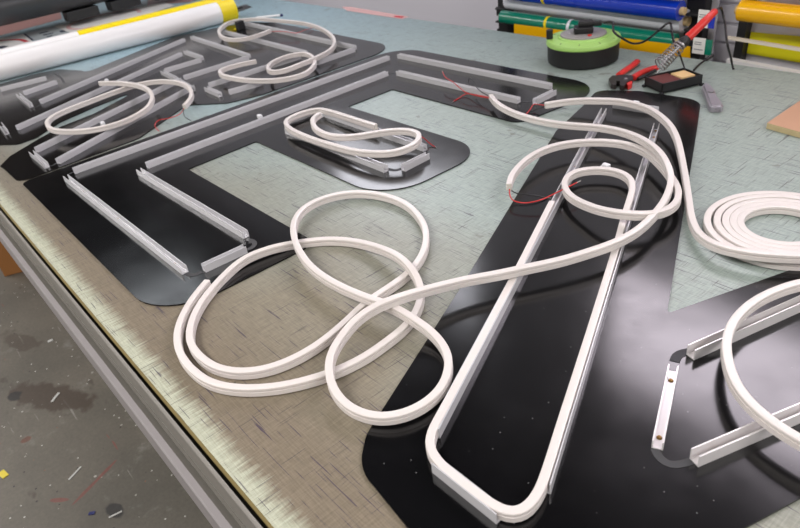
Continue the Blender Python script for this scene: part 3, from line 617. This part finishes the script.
helix = [P_(.008+.066*i/260)+(u1*math.cos(i*.22)+u2*math.sin(i*.22))*(.0165-.002*i/260) for i in range(261)]
bm = bmesh.new(); sweep(bm, helix, circ(.0015, 6)); obj('spring_holder', bm, M['steel'], st, smooth=60)
bm = bmesh.new(); sweep(bm, smooth_path(spline([P_(.02)+u1*.002-Vector((0,0,.012)), P_(.006)-Vector((0,0,.010)), Vector((tip.x,tip.y,TZ+.009))-Vector(org)], .004)), circ(.0016, 6)); obj('support_rod', bm, M['steel'], st, smooth=60)
bm = bmesh.new(); sweep(bm, smooth_path(spline([P_(.072)-Vector((0,0,.014)), P_(.078)-Vector((.0,-.004,.030)), P_(.080)+Vector((.012,.0,-.052)), Vector((-.789,1.487,TZ+.022))-Vector(org)], .004)), circ(.0022, 6)); obj('support_arm', bm, M['black_wire'], st, smooth=60)
ir = thing('soldering_iron', 'red handled soldering iron resting in the steel spring of its stand', 'soldering iron', org)
Ax = axis_matrix(P_(0), P_(1))
bm = bmesh.new(); lathe(bm, [(.0008,.002),(.0022,.008),(.0022,.02)], Ax, 12); obj('tip', bm, M['steel'], ir, smooth=True)
bm = bmesh.new(); lathe(bm, [(.0045,.0205),(.0048,.026),(.0048,.072),(.011,.0725),(.0125,.074),(.0125,.079)], Ax, 24); obj('barrel', bm, M['steel'], ir, smooth=True)
bm = bmesh.new(); lathe(bm, [(.0125,.0795),(.0130,.084),(.0110,.096),(.0095,.099)], Ax, 24); obj('collar', bm, M['black_plastic'], ir, smooth=True)
bm = bmesh.new(); lathe(bm, [(.0095,.0995),(.0105,.104),(.0095,.13),(.0098,.15),(.0078,Lt-.003),(.005,Lt)], Ax, 24); obj('handle', bm, M['red_plastic'], ir, smooth=True)
cab = [P_(Lt-.002), P_(Lt+.010)]+relpath([(-0.7987,1.645,0.128),(-0.785,1.64,0.1),(-0.7566,1.603,0.07),(-0.7471,1.615,0.03),(-0.7454,1.625,0.008),(-0.7382,1.617,0.004)], org)
bm = bmesh.new(); sweep(bm, smooth_path(spline(cab, .006), 3), circ(.0027)); obj('cable', bm, M['black_wire'], ir, smooth=60)
# flap of the mains cable behind the stand
pp = [(-0.8142,1.573,0.003),(-0.8179,1.607,0.008),(-0.8143,1.632,0.014),(-0.8088,1.649,0.02)]
o = thing('twisted_cable', 'short black twisted cable end beside the soldering stand', 'cable', (pp[0][0], pp[0][1], TZ))
bm = bmesh.new(); path = spline([T(p, (pp[0][0], pp[0][1], TZ)) for p in pp], .004); sweep(bm, path, circ(.0026)); obj('cable', bm, M['black_wire'], o, smooth=60)
bm = bmesh.new(); sweep(bm, path[-6:], circ(.0045)); obj('sleeve', bm, M['black_plastic'], o, smooth=60)

# ---------------------------------------------------------------- wire stripper
def slab(pts, z0, z1, org, bev=.0012):
    bm = bmesh.new(); prism(bm, [(p[0]-org[0], p[1]-org[1]) for p in pts], z0, z1); return bm
q = [(-0.9301,1.417,0.008)][0]; org = (q[0], q[1], TZ)
o = thing('wire_stripper', 'red handled steel wire strippers lying beside the green cable reel', 'pliers', org)
hd = [(-0.9096,1.366,0.014),(-0.9357,1.394,0.014),(-0.9435,1.419,0.014),(-0.9227,1.439,0.014),(-0.8999,1.443,0.014),(-0.8855,1.421,0.014),(-0.8855,1.396,0.014),(-0.8756,1.369,0.014),(-0.8855,1.367,0.014),(-0.9037,1.394,0.014),(-0.9129,1.393,0.014),(-0.8955,1.366,0.014)]
bm = slab(hd, .003, .014, org); obj('jaws', bm, M['dark_steel'], o)
def grip(pts, w, h, m, name='handle'):
    path = smooth_path(spline([T(p, org) for p in pts], .005)); bm = bmesh.new()
    sweep(bm, path, [(w*math.cos(t*PI/6), h*math.sin(t*PI/6)) for t in range(12)]); return obj(name, bm, M[m], o, smooth=60)
grip([(-0.9394,1.443,0.009),(-0.9465,1.484,0.009),(-0.9514,1.518,0.009),(-0.961,1.555,0.009)], .0085, .0065, 'red_plastic')
grip([(-0.8976,1.44,0.009),(-0.9018,1.476,0.009),(-0.8998,1.508,0.009),(-0.8914,1.534,0.009)], .0085, .0065, 'red_plastic')
grip([(-0.8864,1.444,0.007),(-0.8843,1.475,0.007),(-0.8862,1.517,0.007)], .005, .004, 'black_plastic', 'inner_grip')
bm = bmesh.new(); lathe(bm, [(.005,0),(.005,.002),(.003,.003)], Matrix.Translation(T([(-0.8997,1.413,0.014)][0], org)), 16); obj('pivot', bm, M['steel'], o, smooth=True)
bm = slab([(-0.8881,1.396,0.006),(-0.8841,1.415,0.006),(-0.8722,1.397,0.006),(-0.8723,1.381,0.006)], .001, .012, org); obj('stop', bm, M['red_plastic'], o)

# ---------------------------------------------------------------- utility knife
q = [(-0.7295,1.469,0.008),(-0.6386,1.353,0.008)]; a = Vector(q[0][:2]); b = Vector(q[1][:2]); org = (a.x, a.y, TZ)
o = thing('utility_knife', 'grey metal utility knife lying right of the soldering stand', 'knife', org); d = (b-a).normalized(); s = Vector((-d.y, d.x)); L = (b-a).length
out = []
for t, w0, w1 in ((0,-.004,.006),(.08,-.009,.010),(.3,-.011,.012),(.55,-.012,.010),(.8,-.014,.012),(.96,-.015,.012),(1,-.010,.008)):
    out.append((t, w0, w1))
pts = [d*(t*L)+s*w0 for t, w0, w1 in out]+[d*(t*L)+s*w1 for t, w0, w1 in reversed(out)]
bm = bmesh.new(); prism(bm, [(p.x, p.y) for p in pts], .0006, .016)
es = [e for e in bm.edges if all(abs(v.co.z-.016) < 1e-5 for v in e.verts) and len(e.link_faces) == 2 and abs(e.link_faces[0].normal.dot(e.link_faces[1].normal)) < .5]
bmesh.ops.bevel(bm, geom=es, offset=.004, segments=3, affect='EDGES'); obj('handle', bm, M['knife'], o, smooth=50)
bm = bmesh.new(); prism(bm, [(p.x, p.y) for p in [d*(L+.0005)-s*.006, d*(L+.018)-s*.004, d*(L+.0005)+s*.006]], .007, .0078); obj('blade', bm, M['steel'], o)
bm = bmesh.new(); m_ = d*(L*.45); box(bm, m_.x-.006, m_.x+.006, m_.y-.004, m_.y+.004, .0161, .0185, .001); obj('slide_button', bm, M['steel'], o)

# ---------------------------------------------------------------- plywood board
pts = [p[:2] for p in [(-0.5219,1.322,0.012),(-0.5225,1.467,0.012)]]
a = Vector(pts[0]); e1 = (Vector(pts[1])-a).normalized(); e2 = Vector((e1.y, -e1.x)); q2 = Vector([(-0.4552,1.31,0.012)][0][:2]); e2 = (q2-a).normalized()
org = (a.x, a.y, TZ); o = thing('plywood_offcut', 'plywood board offcut lying at the right edge of the table', 'board', org)
bm = bmesh.new(); P4 = [Vector((0,0)), e1*.26, e1*.26+e2*.24, e2*.24]; prism(bm, [(p.x, p.y) for p in P4], .0004, .012)
ob = obj('board', bm, M['ply_top'], o, mats=[M['ply_top'], M['ply_edge']])
for p in ob.data.polygons:
    if abs(p.normal.z) < .5: p.material_index = 1

# ---------------------------------------------------------------- racks of vinyl behind the table
def hroll(name, label, x0, x1, y, z0, z1, r, m, corelen=.012, bands=()):
    a, b = T((x0, y, z0)), T((x1, y, z1)); org = Vector((a.x, a.y, a.z-r)); o = thing(name, label, 'vinyl roll', org)
    Mx = Matrix.Translation(-org) @ axis_matrix(a, b); L = (b-a).length
    bm = bmesh.new(); lathe(bm, [(r*.42,0),(r,.0),(r,L),(r*.42,L)], Mx, 48); f = obj('vinyl', bm, M[m], o, smooth=True)
    bm = bmesh.new(); lathe(bm, [(r*.3,-corelen),(r*.4,-corelen),(r*.4,L+corelen),(r*.3,L+corelen)], Mx, 32); obj('core_tube', bm, M['core'], o, smooth=True)
    for t, bmx in bands:
        bm = bmesh.new(); lathe(bm, [(r+.0006,L*t-.005),(r+.0006,L*t+.005)], Mx, 48); obj('tape_band', bm, M[bmx], o, smooth=True)
    return o
YR = 1.75
rk = thing('vinyl_rack', 'black slotted metal rack holding blue, white and green rolls behind the table', 'rack', (-1.25, YR+.06, 0))
def rack_post(x, parent, ox, lean=0, w=.022):
    bm = bmesh.new(); box(bm, x-w, x+w, .0, .035, 0.001, 1.45, .003)
    if lean: bmesh.ops.transform(bm, matrix=Matrix.Shear('XY', 4, (lean, 0)), verts=bm.verts)
    for k in range(9): box(bm, x-w-.012, x-w+.001, .004, .03, .70+k*.075, .73+k*.075, .002)
    bmesh.ops.translate(bm, verts=bm.verts, vec=(-ox, 0, 0)); return obj('post', bm, M['black_metal'], parent)
rack_post(-1.655, rk, -1.25); rack_post(-.948, rk, -1.25)
for k, zz in enumerate((.107,.066,.0235,-.034,.165)):
    for x in (-1.612, -.921):
        bm = bmesh.new(); box(bm, x+1.25-.032, x+1.25+.010, -.05, .002, TZ+zz-.030, TZ+zz-.024, .001); obj('roll_bracket', bm, M['black_metal'], rk)
bm = bmesh.new(); box(bm, -.44, .34, .038, .044, TZ-.35, TZ+.30); obj('back_sheet', bm, M['white_vinyl'], rk)
hroll('vinyl_roll', 'glossy blue vinyl roll on the rack behind the table', -1.585, -.955, YR-.012, .107, .094, .026, 'blue_vinyl', bands=((.29,'yellow_film'),))
hroll('vinyl_roll', 'white vinyl roll between the blue and green rolls', -1.600, -.965, YR+.034, .068, .056, .031, 'white_vinyl')
hroll('vinyl_roll', 'glossy dark green vinyl roll just above the back table edge', -1.590, -.962, YR-.012, .0235, .0135, .021, 'green_vinyl', bands=((.31,'yellow_film'),(.45,'white_vinyl')))
hroll('vinyl_roll', 'dark red vinyl roll above the blue roll at the picture top', -1.30, -.955, YR-.02, .165, .150, .026, 'maroon')
def hang_tag(label, corners, m):
    q = corners; x0, z0 = q[0]; x1, z1 = q[1]; ym = YR-.045
    o = thing('swing_tag', label, 'tag', ((x0+x1)/2, ym, TZ+(z0+z1)/2)); w = (x1-x0)/2; h = (z1-z0)/2
    bm = bmesh.new(); box(bm, -w, w*.28, -.0008, .0008, -h, h); c = obj('card', bm, M['paper'], o)
    for k in (.45, .2, -.45):
        bm = bmesh.new(); box(bm, -w*.85, -w*(.1 if k > 0 else -.1), -.0011, -.0009, h*k-.0012, h*k+.0012); obj('text_line', bm, M['print_grey'], c)
    bm = bmesh.new(); box(bm, w*.29, w, -.0008, .0008, -h*1.0, h*.9); obj('colour_chip', bm, M[m], o)
hang_tag('white swing tag with blue chip behind the soldering iron handle', [(-0.888,0.06695),(-0.8433,0.1105)], 'blue_vinyl')
hang_tag('white swing tag with green chip below the soldering iron handle', [(-0.8935,-0.0007357),(-0.8415,0.04032)], 'green_vinyl')

bm = bmesh.new(); xs = [(-0.9182,0.07379),(-0.8453,0.07969)]
rk2 = thing('vinyl_rack', 'black leaning metal rack holding the yellow roll at the right', 'rack', (-.6, YR+.06, 0))
q = [(-0.8179,-0.0567),(-0.8136,0.1181)]
bm = bmesh.new(); 
z0, z1 = .2, 1.5
dx = (q[1][0]-q[0][0])/(q[1][1]-q[0][1])
xa = q[0][0]+dx*(z0-TZ-q[0][1]); xb = q[0][0]+dx*(z1-TZ-q[0][1])
def post_bar(xa, xb, z0, z1, w, y0, y1):
    vs = []
    for y in (y0, y1):
        for x, z in ((xa-w, z0), (xa+w, z0), (xb+w, z1), (xb-w, z1)): vs.append(bm.verts.new((x+.6, y, z)))
    for f in ((0,1,2,3),(4,5,6,7),(0,1,5,4),(1,2,6,5),(2,3,7,6),(3,0,4,7)): bm.faces.new([vs[i] for i in f])
post_bar(xa, xb, z0, z1, .011, -.01, .02); obj('post', bm, M['black_metal'], rk2)
bm = bmesh.new(); box(bm, -.215, .4, .0205, .026, TZ-.4, TZ+.45); obj('back_sheet', bm, M['white_vinyl'], rk2)
for nm, c0, th, dp, mm_, y_ in (('shelf_bar', [(-0.8155,0.04191),(-0.6374,0.03361)], .0035, .010, 'cream', 1.725), ('lower_tray', [(-0.797,-0.01383),(-0.6158,-0.02324)], .011, .02, 'white_tray', 1.70)):
    (xa_, za), (xb_, zb) = c0; sl = (zb-za)/(xb_-xa_); xb_ = xb_+.25; zb = zb+sl*.25
    bm = bmesh.new(); vs = []
    for y in (y_, y_+dp):
        for x, z in ((xa_, za-th), (xb_, zb-th), (xb_, zb+th), (xa_, za+th)): vs.append(bm.verts.new((x+.6, y-YR-.06, z+TZ)))
    for f in ((0,1,2,3),(4,5,6,7),(0,1,5,4),(1,2,6,5),(2,3,7,6),(3,0,4,7)): bm.faces.new([vs[i] for i in f])
    obj(nm, bm, M[mm_], rk2)
hroll('vinyl_roll', 'thick amber yellow roll on the right rack', [(-0.8002,0.09396)][0][0], -.30, 1.745, .107, .094, .0255, 'amber_vinyl')
hroll('vinyl_roll', 'orange vinyl roll above the amber roll on the right rack', -.80, -.30, 1.765, .178, .168, .024, 'orange_vinyl')
def hang(name, label, px4, y, m):
    o = thing(name, label, 'vinyl sheet', (px4[0][0], y, TZ+px4[0][1])); bm = bmesh.new(); vs = []
    for yy in (0, .0015): vs += [bm.verts.new((x-px4[0][0], yy, z-px4[0][1])) for x, z in px4]
    for f in ((0,1,2,3),(4,5,6,7),(0,1,5,4),(1,2,6,5),(2,3,7,6),(3,0,4,7)): bm.faces.new([vs[i] for i in f])
    obj('sheet', bm, M[m], o)
hang('vinyl_sheet', 'amber yellow vinyl sheet hanging under the green roll', [(-1.519,-0.0393),(-0.8966,-0.05407),(-0.9047,0.01313),(-1.517,0.01261)], 1.712, 'amber_vinyl')
hang('vinyl_sheet', 'lemon yellow vinyl sheet hanging behind the cream shelf bar', [(-0.8034,-0.02194),(-0.5968,-0.03099),(-0.611,0.03757),(-0.8006,0.03436)], 1.822, 'lime_film')
hang('vinyl_sheet', 'mustard vinyl sheet hanging above the amber roll', [(-0.7943,0.09019),(-0.6211,0.08582),(-0.6258,0.1084),(-0.7967,0.1047)], 1.822, 'mustard')
# grey slatted panel between the two racks
o = thing('slat_panel', 'grey slatted wall panel seen between the two vinyl racks', 'panel', (-.86, 1.90, 0))
bm = bmesh.new(); box(bm, -.12, .30, .03, .045, .001, TZ+.4)
for k in range(16): box(bm, -.12, .30, .018, .0295, TZ-.46+k*.054, TZ-.46+k*.054+.046, .002)
obj('slats', bm, M['slat'], o)

# ---------------------------------------------------------------- below the table
c = Vector((-3.112, .160)); o = thing('cardboard_box', 'brown cardboard box on the floor under the far left of the table', 'box', (c.x, c.y, 0))
bm = bmesh.new(); box(bm, -.45, 0, -.03, .30, .001, .24, .003); bmesh.ops.rotate(bm, verts=bm.verts, cent=(0,0,0), matrix=Matrix.Rotation(math.radians(-20), 3, 'Z')); obj('carton', bm, M['cardboard'], o)
def debris(label, p, l, w, rot, m, h=.002):
    o = thing('floor_offcut', label, 'offcut', (p[0], p[1], 0.0004), None)
    bm = bmesh.new(); box(bm, -l/2, l/2, -w/2, w/2, 0, h); 
    bmesh.ops.rotate(bm, verts=bm.verts, cent=(0,0,0), matrix=Matrix.Rotation(rot, 3, 'Z')); obj('sliver', bm, M[m], o)
def fl(px_, py_): return None
for lab, a, b, w, m in (('pale plastic sliver lying on the dark floor stain', [(-2.081,0.03905,-0.85),(-2.109,0.07022,-0.85)], 0, .008, 'light_debris'),
                     ('long thin white sliver in the middle of the floor', [(-1.692,-0.02489,-0.85),(-1.715,0.01708,-0.85)], 0, .005, 'light_debris'),
                     ('thin white sliver at the bottom of the floor', [(-1.473,0.01366,-0.85),(-1.467,0.04741,-0.85)], 0, .004, 'light_debris'),
                     ('yellow scrap on the floor at the left picture edge', [(-1.882,-0.1661,-0.85),(-1.849,-0.1598,-0.85)], 0, .018, 'yellow_debris'),
                     ('small white chip on the upper floor', [(-2.445,0.1289,-0.85),(-2.443,0.1466,-0.85)], 0, .012, 'light_debris'),
                     ('small navy scrap at the bottom of the floor', [(-1.528,-0.02205,-0.85),(-1.518,-0.008765,-0.85)], 0, .010, 'navy')):
    A, B = Vector(a[0][:2]), Vector(a[1][:2]); m_ = (A+B)/2
    debris(lab, m_, (B-A).length, w, math.atan2((B-A).y, (B-A).x), m)

# ---------------------------------------------------------------- light
def area(name, loc, sx_, sy_, power, col=(1,1,1), rot=(0,0,0)):
    l = bpy.data.lights.new(name, 'AREA'); l.shape = 'RECTANGLE'; l.size = sx_; l.size_y = sy_; l.energy = power; l.color = col
    o = bpy.data.objects.new(name, l); o.location = loc; o.rotation_euler = rot; C.objects.link(o); return o
area('unseen_lamp', (-4.4, 1.0, TZ+2.1), .4, .7, 3, (.9,.95,1))
area('unseen_lamp', (-1.0, -1.2, TZ+2.1), 3.6, .5, 74, (1,.96,.93))  # this and the next two: fill lamps added clear of panel reflections
area('unseen_lamp', (-5.5, -1.2, TZ+2.1), 3.6, .5, 82, (1,.97,.95))
area('unseen_lamp', (2.2, .8, TZ+2.1), .5, 3.0, 82, (1,.97,.95))
def pane_mat(name, col, k):
    m = bpy.data.materials.new(name); m.use_nodes = True; b = m.node_tree.nodes['Principled BSDF']
    b.inputs['Base Color'].default_value = (.6,.6,.6,1); b.inputs['Emission Color'].default_value = col; b.inputs['Emission Strength'].default_value = k; return m
M['pane'] = pane_mat('frosted_daylight_pane', (1,.90,1,1), 7.5)
M['pane_b'] = pane_mat('frosted_daylight_pane_far', (.92,.92,1,1), 5.0)
for i, (x0, x1, z0, z1) in enumerate(((-1.22,-.05,.94,1.46), (-3.1,-2.02,.82,1.62))):
    wn = bpy.data.objects.new('window_%d' % (i+1), None); wn.location = ((x0+x1)/2, 1.945, TZ+(z0+z1)/2); C.objects.link(wn); wn['kind'] = 'structure'
    w_, h_ = (x1-x0)/2, (z1-z0)/2
    bm = bmesh.new(); box(bm, -w_, w_, -.004, .0, -h_, h_); obj('pane', bm, M['pane' if i == 0 else 'pane_b'], wn)
    bm = bmesh.new()
    for q in ((-w_-.04,w_+.04,-h_-.04,-h_),(-w_-.04,w_+.04,h_,h_+.04),(-w_-.04,-w_,-h_,h_),(w_,w_+.04,-h_,h_)): box(bm, q[0],q[1],-.025,.0,q[2],q[3])
    obj('frame', bm, M['white_tray'], wn)
w = bpy.data.worlds.new('World'); bpy.context.scene.world = w; w.use_nodes = True
w.node_tree.nodes['Background'].inputs[0].default_value = (.88,.83,.79,1); w.node_tree.nodes['Background'].inputs[1].default_value = .32

GR = {'neon_flex_strip':'white light strips on the table', 'sign_letter':'black sign letters on the table', 'vinyl_roll':'vinyl rolls on the racks', 'film_roll':'white film rolls on the table',
      'printed_sheet':'printed sheets behind the rolls', 'release_film':'film pieces behind the rolls', 'swing_tag':'swing tags on the rack', 'vinyl_rack':'racks behind the table', 'vinyl_sheet':'vinyl sheets hanging on the racks', 'floor_offcut':'scraps on the floor'}
for o in C.objects:
    k = o.name.split('.')[0]
    if o.parent is None and k in GR: o['group'] = GR[k]
# ---------------------------------------------------------------- camera
cam = bpy.data.cameras.new('camera'); co = bpy.data.objects.new('camera', cam); C.objects.link(co)
Rr = Vector((0.64698093,0.7530984,-0.11940883)); Dn = Vector((0.34369155,-0.42781207,-0.83597425)); Fw = Vector((-0.68065541,0.4998196,-0.53561981))
mw = Matrix((Rr, -Dn, -Fw)).transposed().to_4x4(); mw.translation = (0, 0, TZ+.57); co.matrix_world = mw
cam.sensor_width = 36; cam.lens = 666.156/800*36; cam.clip_start = .02; cam.clip_end = 60
cam.dof.use_dof = True; cam.dof.focus_distance = .95; cam.dof.aperture_fstop = 9
sc = bpy.context.scene; sc.camera = co
sc.view_settings.view_transform = 'Standard'; sc.view_settings.look = 'None'; sc.view_settings.gamma = 1; sc.view_settings.use_curve_mapping = False
sc.view_settings.exposure = .5
